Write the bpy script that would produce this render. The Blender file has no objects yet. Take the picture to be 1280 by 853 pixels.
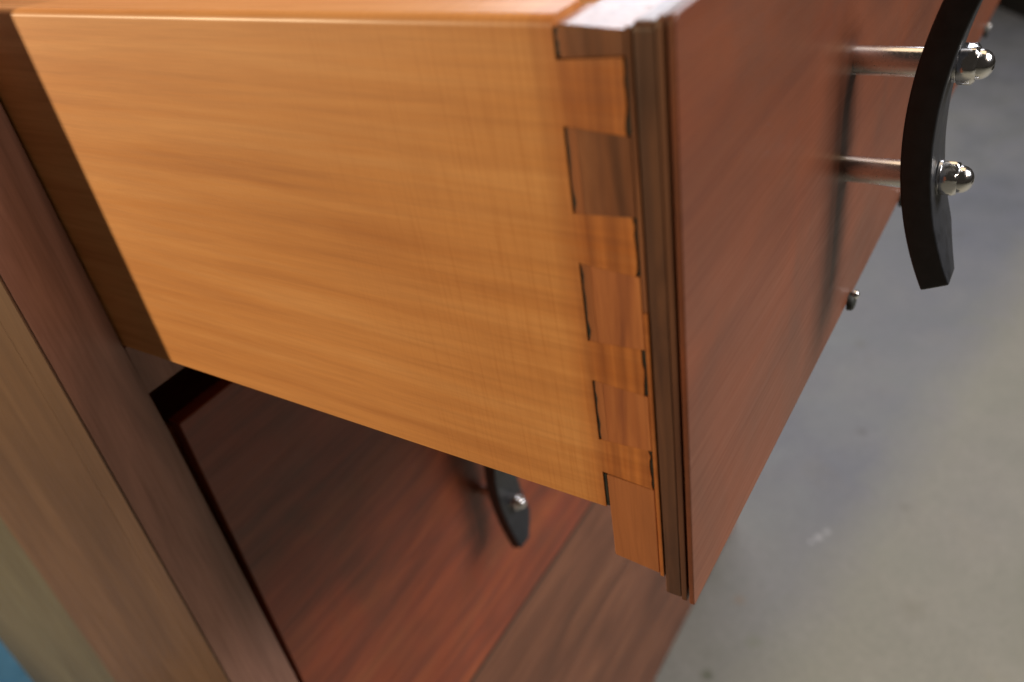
import bpy, bmesh, math, random
from mathutils import Vector, Matrix
random.seed(4)
S = bpy.context.scene
COL = S.collection

# ------------------------------------------------------------------ camera, world, lights
cam_d = bpy.data.cameras.new('camera')
cam = bpy.data.objects.new('camera', cam_d); COL.objects.link(cam)
right = Vector((0.52001007, -0.84218227, -0.14254314))
down = Vector((-0.54925712, -0.20189369, -0.81089799))
fwd = Vector((0.65414535, 0.49996795, -0.56756137))
M = Matrix((right, -down, -fwd)).transposed().to_4x4()
M.translation = Vector((-0.15835124, -0.06984828, 0.22647634))
cam.matrix_world = M
cam_d.sensor_width = 36.0
cam_d.lens = 29.88
cam_d.clip_start = 0.01
cam_d.clip_end = 50
cam_d.dof.use_dof = True
cam_d.dof.focus_distance = 0.29
cam_d.dof.aperture_fstop = 8.0
S.camera = cam
S.render.resolution_x = 1024
S.render.resolution_y = 682

world = bpy.data.worlds.new('World'); S.world = world
world.use_nodes = True
bg = world.node_tree.nodes['Background']
bg.inputs['Color'].default_value = (0.86, 0.72, 0.58, 1)
bg.inputs['Strength'].default_value = 0.032

def area(name, loc, target, size, size_y, power, color):
    d = bpy.data.lights.new(name, 'AREA'); d.shape = 'RECTANGLE'
    d.size = size; d.size_y = size_y; d.energy = power; d.color = color
    o = bpy.data.objects.new(name, d); COL.objects.link(o)
    o.location = loc
    o.rotation_euler = (Vector(target) - Vector(loc)).to_track_quat('-Z', 'Y').to_euler()
    return o
# cool window in front of the chest, slightly to its right
area('front_window_light', (0.98, -1.75, 1.62), (0.15, 0.0, 0.05), 1.15, 1.3, 74, (0.99, 0.97, 0.97))
# second window beyond the right end of the chest (mirrored in the glossy rims)
area('far_window_light', (3.05, 0.98, 1.15), (0.0, 0.0, 0.2), 2.0, 0.9, 40, (0.90, 0.92, 1.0))
# large dim warm lamp overhead, added for reflections in the steel posts and nuts
area('warm_reflection_fill', (1.5, 0.35, 2.2), (1.2, 0.3, 0), 2.4, 1.8, 22, (1.0, 0.72, 0.44))
# narrow overhead lamp, added to lift the upright but not the drawer side
area('upright_fill_light', (0.055, -2.0, 1.75), (0.055, 0.1, -0.1), 0.11, 0.6, 13, (1.0, 0.82, 0.66))
# warm room lamp behind and to the left
ld = bpy.data.lights.new('room_lamp', 'SPOT'); ld.spot_size = math.radians(78); ld.spot_blend = 0.5; ld.energy = 112; ld.color = (1.0, 0.78, 0.48)
ld.shadow_soft_size = 0.045
lamp = bpy.data.objects.new('room_lamp', ld); COL.objects.link(lamp)
lamp.location = (-1.10, 1.38, 0.42)
lamp.rotation_euler = (Vector((0, 0.15, 0.22)) - lamp.location).to_track_quat('-Z', 'Y').to_euler()

vs = S.view_settings
vs.view_transform = 'Standard'; vs.look = 'None'; vs.exposure = 0; vs.gamma = 1
S.render.engine = 'CYCLES'

# ------------------------------------------------------------------ materials
def new_mat(name):
    m = bpy.data.materials.new(name); m.use_nodes = True
    nt = m.node_tree
    return m, nt, nt.nodes['Principled BSDF']

def noise(nt, vec, scale, detail=4, rough=0.55, dist=0.0):
    n = nt.nodes.new('ShaderNodeTexNoise')
    n.inputs['Scale'].default_value = scale
    n.inputs['Detail'].default_value = detail
    n.inputs['Roughness'].default_value = rough
    n.inputs['Distortion'].default_value = dist
    nt.links.new(vec, n.inputs['Vector'])
    return n.outputs['Fac']

def ramp(nt, fac, stops):
    r = nt.nodes.new('ShaderNodeValToRGB')
    e = r.color_ramp.elements
    e[0].position, e[0].color = stops[0][0], (*stops[0][1], 1)
    e[1].position, e[1].color = stops[-1][0], (*stops[-1][1], 1)
    for p, c in stops[1:-1]:
        k = e.new(p); k.color = (*c, 1)
    nt.links.new(fac, r.inputs['Fac'])
    return r.outputs['Color']

def mix(nt, a, b, fac, mode='MIX'):
    n = nt.nodes.new('ShaderNodeMix'); n.data_type = 'RGBA'; n.blend_type = mode
    if isinstance(fac, float): n.inputs['Factor'].default_value = fac
    else: nt.links.new(fac, n.inputs['Factor'])
    for s, v in (('A', a), ('B', b)):
        k = [i for i in n.inputs if i.name == s and i.type == 'RGBA'][0]
        if isinstance(v, tuple): k.default_value = (*v, 1)
        else: nt.links.new(v, k)
    return [o for o in n.outputs if o.type == 'RGBA'][0]

def mapr(nt, v, a, b, c, d):
    n = nt.nodes.new('ShaderNodeMapRange')
    n.inputs[1].default_value = a; n.inputs[2].default_value = b
    n.inputs[3].default_value = c; n.inputs[4].default_value = d
    nt.links.new(v, n.inputs[0]); return n.outputs[0]

def wood(name, axis, dark, mid, light, rough=0.36, coat=0.25, off=(0, 0, 0), streak=1.0, fine=1.0, finef=0.7, dist=0.9, saw=None, blotch=(0.84, 1.12), rot=(0, 0, 0), tint=None):
    """axis: grain direction 0/1/2; colours linear."""
    m, nt, p = new_mat(name)
    tc = nt.nodes.new('ShaderNodeTexCoord').outputs['Object']
    def mp(along, across):  # stretched along the grain
        n = nt.nodes.new('ShaderNodeMapping')
        s = [across] * 3; s[axis] = along
        n.inputs['Scale'].default_value = s
        n.inputs['Rotation'].default_value = rot
        n.inputs['Location'].default_value = off
        nt.links.new(tc, n.inputs['Vector']); return n.outputs[0]
    v1 = mp(2.4 if saw else 5, 46)
    f1 = noise(nt, v1, 1.0 * streak, 5, 0.6, dist)
    v2 = mp(22, 520)
    f2 = noise(nt, v2, 1.0 * fine, 3, 0.6, 0.2)
    v3 = mp(7, 13)
    f3 = noise(nt, v3, 1.0, 3, 0.5, 0.6)
    c = ramp(nt, f1, [(0.28, dark), (0.5, mid), (0.72, light)])
    fine_c = ramp(nt, f2, [(0.3, (0.78, 0.74, 0.70)), (0.55, (1, 1, 1)), (0.8, (1.08, 1.06, 1.04))])
    c = mix(nt, c, fine_c, finef, 'MULTIPLY')
    lo, hi = blotch
    bl = ramp(nt, f3, [(0.3, (lo, lo * 0.97, lo * 0.94)), (0.7, (hi, hi, hi))])
    c = mix(nt, c, bl, 1.0, 'MULTIPLY')
    if tint:
        f5 = noise(nt, tc, 16, 3, 0.6, 0.8)
        t = ramp(nt, f5, [(0.35, (1, 1, 1)), (0.7, tint)])
        c = mix(nt, c, t, 1.0, 'MULTIPLY')
    hsum = f2
    if saw:
        # fine saw marks across the grain, strongest towards the joint
        n = nt.nodes.new('ShaderNodeMapping'); n.inputs['Scale'].default_value = (50, 950, 30)
        n.inputs['Rotation'].default_value = (math.radians(-1.5), 0, 0)
        nt.links.new(tc, n.inputs['Vector'])
        fs = noise(nt, n.outputs[0], 1.0, 2, 0.6)
        sep = nt.nodes.new('ShaderNodeSeparateXYZ'); nt.links.new(tc, sep.inputs[0])
        g = mapr(nt, sep.outputs['Y'], 0.12, 0.02, 0.08, 1.0)
        col = ramp(nt, fs, [(0.34, (0.91, 0.85, 0.77)), (0.50, (1, 1, 1)), (0.75, (1.04, 1.03, 1.02))])
        c = mix(nt, c, mix(nt, (1.0, 1.0, 1.0), col, g), 1.0, 'MULTIPLY')
        # the tails took up more finish than the rest of the board
        g2 = mapr(nt, sep.outputs['Y'], 0.034, 0.024, 0.0, 1.0)
        f6 = noise(nt, n.outputs[0], 0.35, 2, 0.5)
        c = mix(nt, c, mix(nt, (1.0, 1.0, 1.0), ramp(nt, f6, [(0.3, (0.50, 0.36, 0.28)), (0.7, (0.84, 0.66, 0.50))]), g2), 1.0, 'MULTIPLY')
        hsum = fs
    nt.links.new(c, p.inputs['Base Color'])
    nt.links.new(mapr(nt, f2, 0.3, 0.7, rough + 0.07, rough - 0.05), p.inputs['Roughness'])
    p.inputs['Coat Weight'].default_value = coat
    p.inputs['Coat Roughness'].default_value = 0.28
    b = nt.nodes.new('ShaderNodeBump'); b.inputs['Strength'].default_value = 0.12
    b.inputs['Distance'].default_value = 0.0004
    nt.links.new(hsum, b.inputs['Height']); nt.links.new(b.outputs[0], p.inputs['Normal'])
    return m

def L(r, g, b):   # sRGB 0-255 -> linear
    f = lambda x: (x / 255 / 12.92) if x / 255 <= 0.04045 else ((x / 255 + 0.055) / 1.055) ** 2.4
    return (f(r), f(g), f(b))

M_SIDE = wood('pale_orange_wood', 1, L(200, 132, 72), L(216, 149, 86), L(228, 165, 103), rough=0.50, coat=0.22, finef=0.4, saw=True, blotch=(0.93, 1.06), off=(.3, .1, .7), streak=2.4, dist=0.25, rot=(math.radians(4), 0, 0))
M_PIN = wood('walnut_end_grain', 2, L(98, 60, 38), L(140, 88, 58), L(168, 112, 76), rough=0.42, coat=0.5, streak=3.0, off=(1, 2, 3), blotch=(0.6, 1.25))
M_PIN_R = wood('red_end_grain', 2, L(150, 86, 54), L(182, 110, 64), L(206, 132, 78), rough=0.6, coat=0.05, streak=3.0, off=(4, 2, 3))
M_TIP = wood('stained_pin_tip', 2, L(150, 92, 56), L(180, 112, 68), L(200, 134, 84), rough=0.5, coat=0.1, off=(4, 7, 3))
M_EDGE = wood('brown_edge_wood', 2, L(72, 46, 35), L(94, 62, 46), L(116, 78, 57), rough=0.45, coat=0.4, streak=3.5, off=(2, 5, 1))
M_EDGE_R = wood('reddish_edge_wood', 2, L(84, 52, 38), L(102, 66, 48), L(120, 80, 58), rough=0.45, coat=0.1, off=(2, 5, 1))
M_FACE = wood('red_brown_face_wood', 0, L(114, 60, 38), L(122, 66, 41), L(129, 71, 45), rough=0.46, coat=0.12, finef=0.45, off=(3, 1, 4), blotch=(0.86, 1.1), tint=(0.76, 0.94, 1.16))
M_FRONT = wood('red_walnut_front', 0, L(116, 56, 38), L(146, 66, 40), L(170, 84, 46), rough=0.45, coat=0.08, off=(8, 1, 4), blotch=(0.75, 1.15), tint=(0.78, 1.02, 1.14))
M_FRONT2 = wood('brown_walnut_front', 0, L(96, 60, 42), L(122, 76, 54), L(146, 96, 68), rough=0.45, coat=0.08, off=(2, 9, 5), blotch=(0.78, 1.12))
M_STILE = wood('dark_walnut_upright', 2, L(134, 96, 82), L(160, 116, 100), L(180, 134, 114), rough=0.5, coat=0.1, off=(5, 5, 5))
M_PANEL = wood('tan_walnut_side', 2, L(104, 76, 57), L(112, 83, 62), L(122, 92, 70), rough=0.5, coat=0.1, off=(6, 1, 2), streak=1.4)
M_PANEL2 = wood('grey_olive_side', 2, L(104, 94, 76), L(110, 102, 84), L(118, 112, 94), rough=0.5, coat=0.1, off=(1, 7, 2), streak=1.6)
M_INNER = wood('dark_inner_wood', 0, L(60, 42, 32), L(80, 58, 44), L(96, 70, 54), rough=0.6, coat=0.0)

def metal(name, col, rough):
    m, nt, p = new_mat(name)
    tc = nt.nodes.new('ShaderNodeTexCoord').outputs['Object']
    f = noise(nt, tc, 900, 3)
    p.inputs['Metallic'].default_value = 1.0
    nt.links.new(mix(nt, tuple(c * 0.85 for c in col), col, f), p.inputs['Base Color'])
    nt.links.new(mapr(nt, f, 0.3, 0.7, rough * 0.8, rough * 1.3), p.inputs['Roughness'])
    return m
M_STEEL = metal('polished_steel', (0.90, 0.90, 0.92), 0.15)
M_POST = metal('brushed_steel', (0.93, 0.93, 0.95), 0.22)

m, nt, p = new_mat('satin_black'); M_BLACK = m
tc = nt.nodes.new('ShaderNodeTexCoord').outputs['Object']
f = noise(nt, tc, 160, 5)
nt.links.new(ramp(nt, f, [(0.3, (0.018, 0.019, 0.022)), (0.7, (0.030, 0.032, 0.038))]), p.inputs['Base Color'])
nt.links.new(mapr(nt, f, 0.3, 0.7, 0.32, 0.44), p.inputs['Roughness'])

m, nt, p = new_mat('dark_rubber_and_shade'); M_RUBBER_SHADE = m  # rubber of the bumpers, also the dark of the painted shade strips
tc = nt.nodes.new('ShaderNodeTexCoord').outputs['Object']
f = noise(nt, tc, 300, 3)
nt.links.new(ramp(nt, f, [(0.3, (0.012, 0.014, 0.011)), (0.7, (0.03, 0.032, 0.026))]), p.inputs['Base Color'])
p.inputs['Roughness'].default_value = 0.6

FZ0 = -0.89
m, nt, p = new_mat('worn_concrete'); M_FLOOR = m
tc = nt.nodes.new('ShaderNodeTexCoord').outputs['Object']
big = noise(nt, tc, 2.6, 5, 0.6, 0.4); med = noise(nt, tc, 9, 5, 0.6, 0.5); fin = noise(nt, tc, 140, 4, 0.7)
c = ramp(nt, big, [(0.3, L(106, 109, 118)), (0.52, L(115, 117, 122)), (0.75, L(126, 127, 127))])
# paler, yellowed strip of floor: a soft-edged pool of light painted in
sp = nt.nodes.new('ShaderNodeSeparateXYZ'); nt.links.new(tc, sp.inputs[0])
ma = nt.nodes.new('ShaderNodeMath'); ma.operation = 'MULTIPLY_ADD'; nt.links.new(sp.outputs['X'], ma.inputs[0]); ma.inputs[1].default_value = 0.147; nt.links.new(sp.outputs['Y'], ma.inputs[2])
mb = nt.nodes.new('ShaderNodeMath'); mb.operation = 'MULTIPLY_ADD'; nt.links.new(med, mb.inputs[0]); mb.inputs[1].default_value = 0.10; nt.links.new(ma.outputs[0], mb.inputs[2])
pale = mapr(nt, mb.outputs[0], 0.20, 0.32, 1.0, 0.0)
pale_h = mapr(nt, pale, 0.0, 1.0, 0.0, 0.5)
c = mix(nt, c, L(152, 147, 128), pale_h)
near = mapr(nt, sp.outputs['X'], 1.0, 0.55, 0.0, 0.45)
c = mix(nt, c, L(140, 137, 118), near)
c = mix(nt, c, ramp(nt, med, [(0.3, (0.86, 0.88, 0.84)), (0.6, (1, 1, 1)), (0.75, (1.08, 1.06, 1.0))]), 1.0, 'MULTIPLY')
c = mix(nt, c, ramp(nt, fin, [(0.3, (0.86, 0.86, 0.86)), (0.7, (1.08, 1.08, 1.08))]), 1.0, 'MULTIPLY')
# stains and nicks in the concrete
wob = noise(nt, tc, 60, 3)
for sx, sy, rad, colr, k in ((1.379, 0.2045, .016, (0.13, 0.13, 0.12), .6), (1.110, 0.1356, .011, (0.10, 0.10, 0.10), .8), (0.848, 0.128, .006, (0.6, 0.6, 0.62), .45), (0.832, 0.137, .007, (0.6, 0.6, 0.62), .4), (0.818, 0.145, .005, (0.6, 0.6, 0.62), .35), (1.9, 0.10, .02, (0.1, 0.1, 0.1), .3), (0.95, 0.03, .012, (0.12, 0.11, 0.09), .35), (0.75, -0.02, .02, (0.16, 0.15, 0.11), .4),
                             (0.662, 0.2085, .010, (0.20, 0.15, 0.11), .6), (0.5186, 0.2047, .010, (0.06, 0.07, 0.035), .8), (0.60, 0.165, .014, (0.16, 0.17, 0.12), .5)):
    dn = nt.nodes.new('ShaderNodeVectorMath'); dn.operation = 'DISTANCE'
    nt.links.new(tc, dn.inputs[0]); dn.inputs[1].default_value = (sx, sy, FZ0)
    ad = nt.nodes.new('ShaderNodeMath'); ad.operation = 'MULTIPLY_ADD'
    nt.links.new(wob, ad.inputs[0]); ad.inputs[1].default_value = rad * 1.4; nt.links.new(dn.outputs['Value'], ad.inputs[2])
    msk = mapr(nt, ad.outputs[0], rad * .9, rad * 1.9, k, 0.0)
    c = mix(nt, c, colr, msk)
nt.links.new(c, p.inputs['Base Color'])
nt.links.new(mapr(nt, med, 0.3, 0.7, 0.5, 0.75), p.inputs['Roughness'])
b = nt.nodes.new('ShaderNodeBump'); b.inputs['Strength'].default_value = 0.2; b.inputs['Distance'].default_value = 0.002
nt.links.new(fin, b.inputs['Height']); nt.links.new(b.outputs[0], p.inputs['Normal'])

m, nt, p = new_mat('dark_painted_wall'); M_WALL = m
tc = nt.nodes.new('ShaderNodeTexCoord').outputs['Object']
nt.links.new(ramp(nt, noise(nt, tc, 5, 5), [(0.3, (0.012, 0.010, 0.008)), (0.7, (0.03, 0.026, 0.02))]), p.inputs['Base Color'])
p.inputs['Roughness'].default_value = 0.7

# ------------------------------------------------------------------ mesh helpers
TOPR = [None]
def finish(bm, name, mat, parent=None, bevel=0.0, seg=2, smooth=False, ang=35):
    bmesh.ops.recalc_face_normals(bm, faces=bm.faces)
    if TOPR[0]:   # generous hand-sanded round along the upper left arris
        zmax = max(v.co.z for v in bm.verts); xmin = min(v.co.x for v in bm.verts)
        ed = [e for e in bm.edges if all(abs(v.co.z - zmax) < 1e-5 and abs(v.co.x - xmin) < 1e-5 for v in e.verts)]
        bmesh.ops.bevel(bm, geom=ed, offset=TOPR[0], segments=6, profile=0.5, affect='EDGES', clamp_overlap=True)
    if bevel:
        ed = [e for e in bm.edges if len(e.link_faces) == 2 and e.calc_face_angle(0) > math.radians(ang)]
        bmesh.ops.bevel(bm, geom=ed, offset=bevel, segments=seg, profile=0.6, affect='EDGES', clamp_overlap=True)
    me = bpy.data.meshes.new(name); bm.to_mesh(me); bm.free()
    if smooth or bevel:
        me.shade_smooth()
        try: me.set_sharp_from_angle(angle=math.radians(32 if not smooth else 50))
        except Exception: pass
    me.materials.append(mat)
    o = bpy.data.objects.new(name, me); COL.objects.link(o)
    if bevel and not smooth:
        wn = o.modifiers.new('weighted', 'WEIGHTED_NORMAL'); wn.keep_sharp = True; wn.weight = 90
    if parent: o.parent = parent
    return o

def box_bm(x0, x1, y0, y1, z0, z1, cuts=0):
    bm = bmesh.new()
    bmesh.ops.create_cube(bm, size=1)
    for v in bm.verts:
        v.co = Vector((x0 + (v.co.x + .5) * (x1 - x0), y0 + (v.co.y + .5) * (y1 - y0), z0 + (v.co.z + .5) * (z1 - z0)))
    return bm
def box(name, b, mat, parent=None, bevel=0.0, seg=2):   # b in mm
    return finish(box_bm(*[k / 1000 for k in b]), name, mat, parent, bevel / 1000, seg)

def prism(name, pts, axis, a, b, mat, parent=None, bevel=0.0, seg=2):
    """extrude an outline (mm) along axis 'x' (pts=(y,z)) or 'y' (pts=(x,z))"""
    bm = bmesh.new()
    def P(u, v, w):
        return (w / 1000, u / 1000, v / 1000) if axis == 'x' else (u / 1000, w / 1000, v / 1000)
    A = [bm.verts.new(P(u, v, a)) for u, v in pts]
    B = [bm.verts.new(P(u, v, b)) for u, v in pts]
    n = len(pts)
    bm.faces.new(A); bm.faces.new(B[::-1])
    for i in range(n): bm.faces.new((A[i], B[i], B[(i + 1) % n], A[(i + 1) % n]))
    return finish(bm, name, mat, parent, bevel / 1000, seg)

def lathe_bm(prof, seg=28):
    """prof: (distance along -Y, radius) in mm, revolve round the Y axis"""
    bm = bmesh.new(); rings = []
    for d, r in prof:
        if r < 1e-6: rings.append([bm.verts.new((0, -d / 1000, 0))])
        else: rings.append([bm.verts.new((r / 1000 * math.cos(2 * math.pi * k / seg), -d / 1000, r / 1000 * math.sin(2 * math.pi * k / seg))) for k in range(seg)])
    for a, b in zip(rings, rings[1:]):
        for k in range(seg):
            k2 = (k + 1) % seg
            if len(a) == 1: bm.faces.new((a[0], b[k], b[k2]))
            elif len(b) == 1: bm.faces.new((a[k], a[k2], b[0]))
            else: bm.faces.new((a[k], a[k2], b[k2], b[k]))
    for r in (rings[0], rings[-1]):
        if len(r) > 1: bm.faces.new(r)
    return bm

def thing(name, label, cat, loc, group=None):
    o = bpy.data.objects.new(name, None); COL.objects.link(o); o.location = [k / 1000 for k in loc]
    o.empty_display_size = .02
    o['label'] = label; o['category'] = cat
    if group: o['group'] = group
    return o

# ------------------------------------------------------------------ setting
FZ = -890
def grid_sheet():
    bm = bmesh.new()
    bmesh.ops.create_grid(bm, x_segments=40, y_segments=40, size=9)
    for v in bm.verts: v.co.z = FZ / 1000
    return bm
fl = finish(grid_sheet(), 'floor', M_FLOOR); fl['kind'] = 'structure'
# dark wall at the far end of the room
a = Vector((3.642, 0.154, 0)); d = (Vector((3.852, 0.305, 0)) - a).normalized(); n_ = Vector((d.y, -d.x, 0))
bm = bmesh.new(); V = []
for z in (FZ / 1000 - .01, -0.55):
    for s, t in ((-3, 0), (4, 0), (4, .12), (-3, .12)):
        q = a + d * s + n_ * t; V.append(bm.verts.new((q.x, q.y, z)))
for f4 in ((0, 1, 2, 3), (7, 6, 5, 4), (0, 4, 5, 1), (1, 5, 6, 2), (2, 6, 7, 3), (3, 7, 4, 0)): bm.faces.new([V[i] for i in f4])
w = finish(bm, 'low_wall', M_WALL, None, 0.004); w['kind'] = 'structure'

# ------------------------------------------------------------------ chest carcass
CY, W = 268, 780
chest = thing('chest_of_drawers', 'dark walnut chest whose upright and tan side fill the left edge', 'chest', (0, 0, 0))
prism('upright', [(-31.6, 252), (-1, 252), (-0.6, 32), (0.3, 5), (1.2, -20), (4.2, -240), (4.5, -440), (4.5, FZ), (-31.6, FZ)], 'y', CY, CY + 22, M_STILE, chest, 0.6)
prism('upright', [(W - 1, 252), (W + 32, 252), (W + 32, FZ), (W - 9, FZ), (W - 9, 4), (W - 1, 33)], 'y', CY, CY + 22, M_STILE, chest, 1.2)
box('rail', (-0.2, W - 1.4, CY + 0.4, CY + 22, 4, 31.4), M_STILE, chest, 1.0)
box('seam_shade', (7.6, W - 12.5, CY - 0.25, CY + 19, -427.3, -423.3), M_RUBBER_SHADE, chest)  # dark strip filling the drawer seam, stands for its shade
box('rail', (-0.6, W - 1.4, CY + 0.4, CY + 22, 184, 252), M_FACE, chest, 1.0)
box('side_board', (-32.6, -14, CY + 22.3, CY + 196, FZ, 252), M_PANEL, chest, 0.3, 3)
box('edge_strip', (-32.6, -31.7, CY + 0.5, CY + 22.2, FZ, 252), M_PANEL, chest, 0.2)
box('side_board', (-30.8, -14, CY + 196.4, 742, FZ, 252), M_PANEL2, chest, 3.0, 3)
box('side_board', (W + 14, W + 32, CY + 22.3, 742, FZ, 252), M_PANEL, chest, 1.6)
box('back_board', (-13.8, W + 13.8, 734, 742, FZ + 2, 252), M_INNER, chest)
box('base_board', (-13.8, W + 13.8, CY + 30, 733, FZ + 2, FZ + 14), M_INNER, chest)
box('top_board', (-40, W + 40, CY - 6, 750, 252.5, 276), M_FACE, chest, 2.5, 3)

# ------------------------------------------------------------------ handle (one design, shared meshes)
R_ARC, Y_IN, TH, HL, HW = 150.0, 20.4, 10.3, 61.5, 27.0
def bar_bm():
    bm = bmesh.new(); n = 40; rings = []
    amax = math.asin(HL / R_ARC)
    for i in range(n + 1):
        t = -1 + 2 * i / n; an = t * amax
        # taper of the width near the tips
        dist = (1 - abs(t)) * HL
        w = HW / 2
        far = w if dist > 16 else -w + HW * (0.46 + 0.54 * dist / 16)
        ring = []
        for rr, sx in ((R_ARC, -1), (R_ARC, 1), (R_ARC - TH, 1), (R_ARC - TH, -1)):
            y = Y_IN + R_ARC - rr * math.cos(an); z = rr * math.sin(an)
            ring.append(bm.verts.new(((far if sx > 0 else -w) / 1000, -y / 1000, z / 1000)))
        rings.append(ring)
    bm.faces.new(rings[0]); bm.faces.new(rings[-1][::-1])
    for a, b in zip(rings, rings[1:]):
        for k in range(4): bm.faces.new((a[k], a[(k + 1) % 4], b[(k + 1) % 4], b[k]))
    bmesh.ops.recalc_face_normals(bm, faces=bm.faces)
    ed = [e for e in bm.edges if e.calc_face_angle(0) > math.radians(40)]
    bmesh.ops.bevel(bm, geom=ed, offset=0.0009, segments=3, profile=0.6, affect='EDGES')
    return bm
def nut_bm():
    prof_hex = 5.4
    bm = bmesh.new()
    # washer
    def ring(y, r, n, ph=0): return [bm.verts.new((r / 1000 * math.cos(2 * math.pi * (k) / n + ph), -y / 1000, r / 1000 * math.sin(2 * math.pi * (k) / n + ph))) for k in range(n)]
    def loft(rs):
        for a, b in zip(rs, rs[1:]):
            n = len(a)
            for k in range(n): bm.faces.new((a[k], a[(k + 1) % n], b[(k + 1) % n], b[k]))
    def hexring(y, r, n=36, clampr=None):
        out = []
        for k in range(n):
            an = 2 * math.pi * k / n
            m_ = ((an + math.pi / 6) % (math.pi / 3)) - math.pi / 6
            rr = r * math.cos(math.pi / 6) / math.cos(m_)
            if clampr: rr = min(rr, clampr)
            out.append(bm.verts.new((rr / 1000 * math.cos(an), -y / 1000, rr / 1000 * math.sin(an))))
        return out
    rs = [hexring(0, 6.9, clampr=6.2), hexring(0.6, 6.9), hexring(4.6, 6.9), hexring(5.6, 6.9, clampr=5.8)]
    for y, r in ((5.8, 4.9), (6.8, 4.9), (8.0, 4.6), (9.2, 3.8), (10.1, 2.6), (10.6, 1.2)):
        rs.append(ring(y, r, 36))
    loft(rs)
    bm.faces.new(rs[0]); bm.faces.new(rs[-1][::-1])
    return bm
def mesh_of(bm, name, mat, bevel=0):
    o = finish(bm, name, mat, None, bevel, smooth=True); me = o.data; bpy.data.objects.remove(o); return me
ME_BAR = mesh_of(bar_bm(), 'bar', M_BLACK)
ME_NUT = mesh_of(nut_bm(), 'cap_nut', M_STEEL)
ME_POST = mesh_of(lathe_bm([(-1, 5.1), (0, 5.1), (22.4, 5.1), (23.5, 5.1)]), 'post', M_POST)
ME_WASHER = mesh_of(lathe_bm([(0, 3.0), (0, 6.2), (1.0, 6.2), (1.3, 5.8), (1.3, 3.0)]), 'washer', M_POST)
def link(me, name, parent, loc):
    o = bpy.data.objects.new(name, me); COL.objects.link(o); o.parent = parent
    o.location = [k / 1000 for k in loc]; return o
PZ = 20.8
def handle(parent, x, y, z):
    h = link(ME_BAR, 'handle', parent, (x, y, z))
    for s in (-1, 1):
        link(ME_POST, 'post', h, (0, 0, s * PZ))
        link(ME_WASHER, 'washer', h, (0, -32.0, s * PZ))
        nn = link(ME_NUT, 'cap_nut', h, (0, -33.2, s * PZ)); nn.rotation_euler = (0, 0.3 * s + .2, 0)
    return h

# ------------------------------------------------------------------ the open drawer
dr = thing('drawer', 'pulled out drawer with pale orange dovetailed side and black curved handle', 'drawer', (0, 0, 0), 'drawers of the walnut chest')
PINS = [(134.2, 154.0), (96.4, 118.2), (61.3, 81.0)]
Y0, Y1, ZB, ZT, TK = 9.8, 26.2, 32.4, 179.4, 13.0
fl_ = 1.1   # flare of the tails
g = 0.28
# near side board: outline runs round its tails
out = [(560, ZB), (560, ZT), (Y1, ZT), (Y1, 171.2)]
tails = []
top = 171.2
for lo, hi in PINS:
    tails.append((hi, top)); top = lo
tails.append((46.2, top))
for lo, hi in tails:
    out += [(Y1, hi - fl_)] + [(Y0 + random.uniform(.25, 1.05), hi + (lo - hi) * k / 7) for k in range(8)] + [(Y1, lo + fl_)]
out += [(Y1, 46.2 + fl_ * .5)]
# strip duplicates
o2 = []
for q in out:
    if not o2 or (abs(q[0] - o2[-1][0]) > 1e-3 or abs(q[1] - o2[-1][1]) > 1e-3): o2.append(q)
out = o2 + [(Y1, ZB)]
TOPR[0] = 0.0026
prism('side_board', out, 'x', 0, TK, M_SIDE, dr, 0.12)
TOPR[0] = None
# pins of the front board, each standing between two tails
def pin(lo, hi, mat, lab=None):
    o = prism('pin', [(Y0 - .1, lo + .05), (Y0 - .1, hi - .05), (Y1 - 3.1, hi + fl_ * .8 - .05), (Y1 - 3.1, lo - fl_ * .8 + .05)], 'x', 0.02, TK + 2, mat, dr, 0.05)
    if lab: o['label'] = lab
    # paler sapwood end of the pin, then the open slit
    prism('pin_tip', [(Y1 - 3.0, lo - fl_ * .8 + .1), (Y1 - 3.0, hi + fl_ * .8 - .1)] + [(Y1 - random.uniform(.45, 1.35), hi + fl_ - .1 + (lo - hi - 2 * fl_ + .2) * k / 7) for k in range(8)], 'x', 0.05, TK + 2, M_TIP, dr)
TOPR[0] = 0.0028
pin(171.6, 177.0, M_PIN, 'dark brown half pin at the top of the joint')
TOPR[0] = None
pin(134.2, 154.0, M_PIN, 'dark brown dovetail pin')
pin(96.4, 118.2, M_PIN_R, 'reddish dovetail pin')
pin(61.3, 81.0, M_PIN_R, 'reddish dovetail pin')
prism('pin', [(Y0 - .1, 9.5), (Y0 - .1, 45.9), (Y1 - 1.2, 46.6), (Y1 - 1.2, 11.0)], 'x', 0.04, TK + 2, M_TIP, dr, 0.5)
for lo, hi in PINS + [(12.0, 46.0), (171.6, 176.6)]:  # near-black strips set into the slits stand for their shade
    box('slit_shade', (0.3, TK, Y1 - 1.0, Y1 - 0.1, lo - .6, min(hi + .6, 176.8) if lo > 12 else 45.8 - 13), M_RUBBER_SHADE, dr) if lo > 12 else box('slit_shade', (0.3, TK, Y1 - 1.0, Y1 - 0.1, ZB + .6, hi + .4), M_RUBBER_SHADE, dr)
for lo, hi in tails:  # the same shade strips at the tail ends
    box('slit_shade', (0.3, TK, Y0 - .02, Y0 + .7, lo + .3, hi - .3), M_RUBBER_SHADE, dr)
# body of the front board behind the pins
box('front_board', (TK + 2.2, W - 3, Y0 - .4, Y1 - .6, 9.5, 177.0), M_PIN, dr, 0.8, 3)
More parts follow.
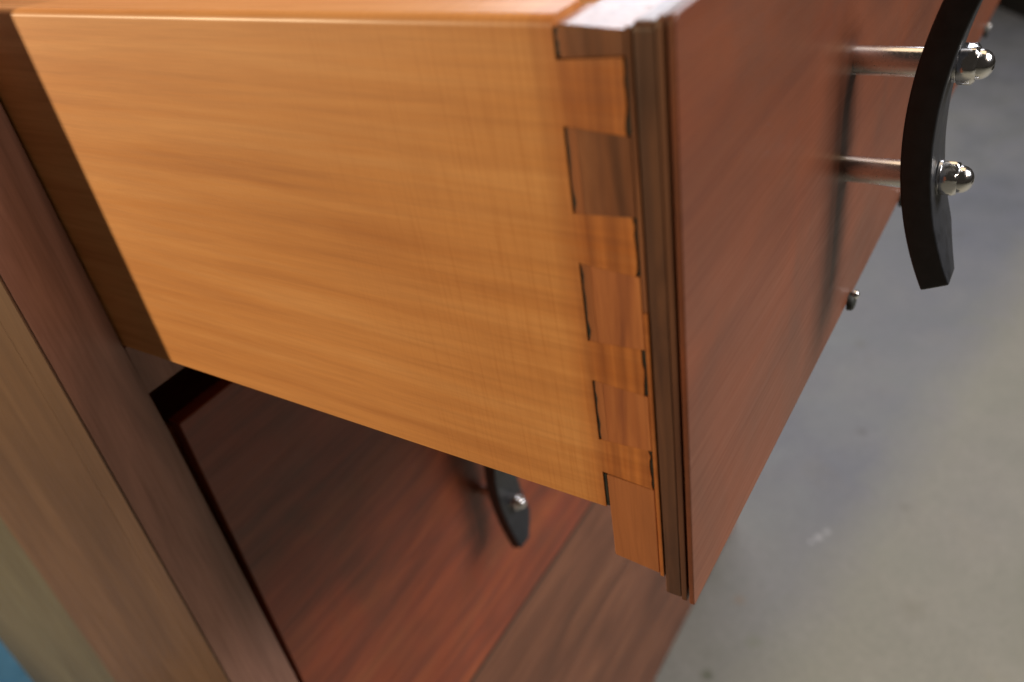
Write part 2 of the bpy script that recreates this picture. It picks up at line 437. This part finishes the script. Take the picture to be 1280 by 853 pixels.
# tail socket bottoms: thin light lip and laminated face
box('lip', (-0.15, W - 1.9, 8.1, 9.45, 8.8, 108), M_SIDE, dr, 0.35)
box('lip', (0.05, W - 1.9, 8.1, 9.45, 108.1, 177.6), M_PIN, dr, 0.3)
TOPR[0] = 0.002
box('face_board', (0.25, W - 2.2, 2.7, 8.0, 1.0, 178.4), M_EDGE, dr, 0.8, 3)
box('inlay', (0.1, W - 2.1, 0.9, 2.65, 0.6, 179.4), M_EDGE_R, dr, 0.3)
TOPR[0] = None
box('groove_shade', (3.0, W - 5.4, 0.05, 1.0, 3.0, 176.6), M_RUBBER_SHADE, dr, 0.1)
TOPR[0] = 0.0018
box('face_panel', (0.0, W - 2, -1.6, 0.1, 0.0, 179.8), M_FACE, dr, 0.5, 3)
TOPR[0] = None
box('side_board', (W - TK - 2, W - 2, Y1, 560, ZB, ZT), M_SIDE, dr, 0.8)
box('back_board', (TK + .2, W - TK - 2.3, 545, 558, ZB + 6, ZT - 8), M_SIDE, dr, 0.8)
box('bottom_board', (TK + .1, W - TK - 2.2, Y1, 544, ZB + 6, ZB + 12), M_SIDE, dr)
handle(dr, 158, -1.6, 97.7)
# bumpers with small steel screws along the lower edge
ME_BUMP = mesh_of(lathe_bm([(0, 4.2), (1.6, 4.2), (2.6, 3.6), (3.0, 2.4), (3.1, 0)]), 'bumper', M_RUBBER_SHADE)
ME_SCR = mesh_of(lathe_bm([(0, 2.0), (1.4, 2.0), (2.2, 1.4), (2.5, 0)]), 'screw', M_STEEL)
for x in (185, 291, 397, 492, 579):
    b_ = link(ME_BUMP, 'bumper', dr, (x, -1.6, -0.6))
    link(ME_SCR, 'screw', b_, (0.6, -1.8, 3.6))

# ------------------------------------------------------------------ closed drawers below
def closed(label, z0, z1, hz, dy=0.0, mat=None):
    t = thing('drawer', label, 'drawer', (0, 0, 0), 'drawers of the walnut chest')
    x0 = 7.2
    box('front_panel', (x0, W - 12, CY + dy, CY + 9 + dy, z0, z1), mat or M_FRONT, t, 0.9, 3)
    box('side_board', (x0 + 3, x0 + 15, CY + 9.3, 640, z0 + 12, z1 - 26), M_SIDE, t, 0.5)
    box('side_board', (W - 27, W - 15, CY + 9.3, 640, z0 + 12, z1 - 26), M_SIDE, t, 0.5)
    box('back_board', (x0 + 15.3, W - 27.3, 628, 639, z0 + 12, z1 - 16), M_SIDE, t)
    box('bottom_board', (x0 + 15.3, W - 27.3, CY + 9.4, 627, z0 + 18, z0 + 24), M_SIDE, t)
    handle(t, 207, CY + dy, hz)
    handle(t, W - 195, CY + dy, hz)
    return t
closed('closed red walnut drawer with a black handle, just under the open one', -423.2, -20.0, -229)
closed('closed red walnut drawer front below the thin seam, bottommost and without a visible handle', FZ + 4, -427.4, -650, 0.0, M_FRONT2)

# ------------------------------------------------------------------ blue sheet on the floor behind
m, nt, p = new_mat('blue_plastic'); M_BLUE = m
tc = nt.nodes.new('ShaderNodeTexCoord').outputs['Object']
nt.links.new(ramp(nt, noise(nt, tc, 30, 4), [(0.3, (0.16, 0.46, 0.74)), (0.7, (0.22, 0.55, 0.82))]), p.inputs['Base Color'])
p.inputs['Roughness'].default_value = 0.4
from mathutils import noise as mnoise
bm = bmesh.new(); N = 50; G = []
for i in range(N + 1):
    for j in range(N + 1):
        x = -0.45 + 0.75 * i / N; y = 0.95 + 0.9 * j / N
        h = 0.006 + 0.02 * abs(mnoise.noise(Vector((x * 6, y * 6, 2)))) + 0.006 * mnoise.noise(Vector((x * 22, y * 22, 5)))
        G.append(bm.verts.new((x + .01 * mnoise.noise(Vector((y * 9, 0, 1))), y + .01 * mnoise.noise(Vector((x * 9, 3, 1))), FZ / 1000 + max(h, .003))))
for i in range(N):
    for j in range(N):
        k = i * (N + 1) + j; bm.faces.new((G[k], G[k + N + 1], G[k + N + 2], G[k + 1]))
o = finish(bm, 'plastic_sheet', M_BLUE, None, 0, smooth=True)
o['label'] = 'bright blue plastic sheet on the floor peeking out past the tan side of the chest'; o['category'] = 'sheet'
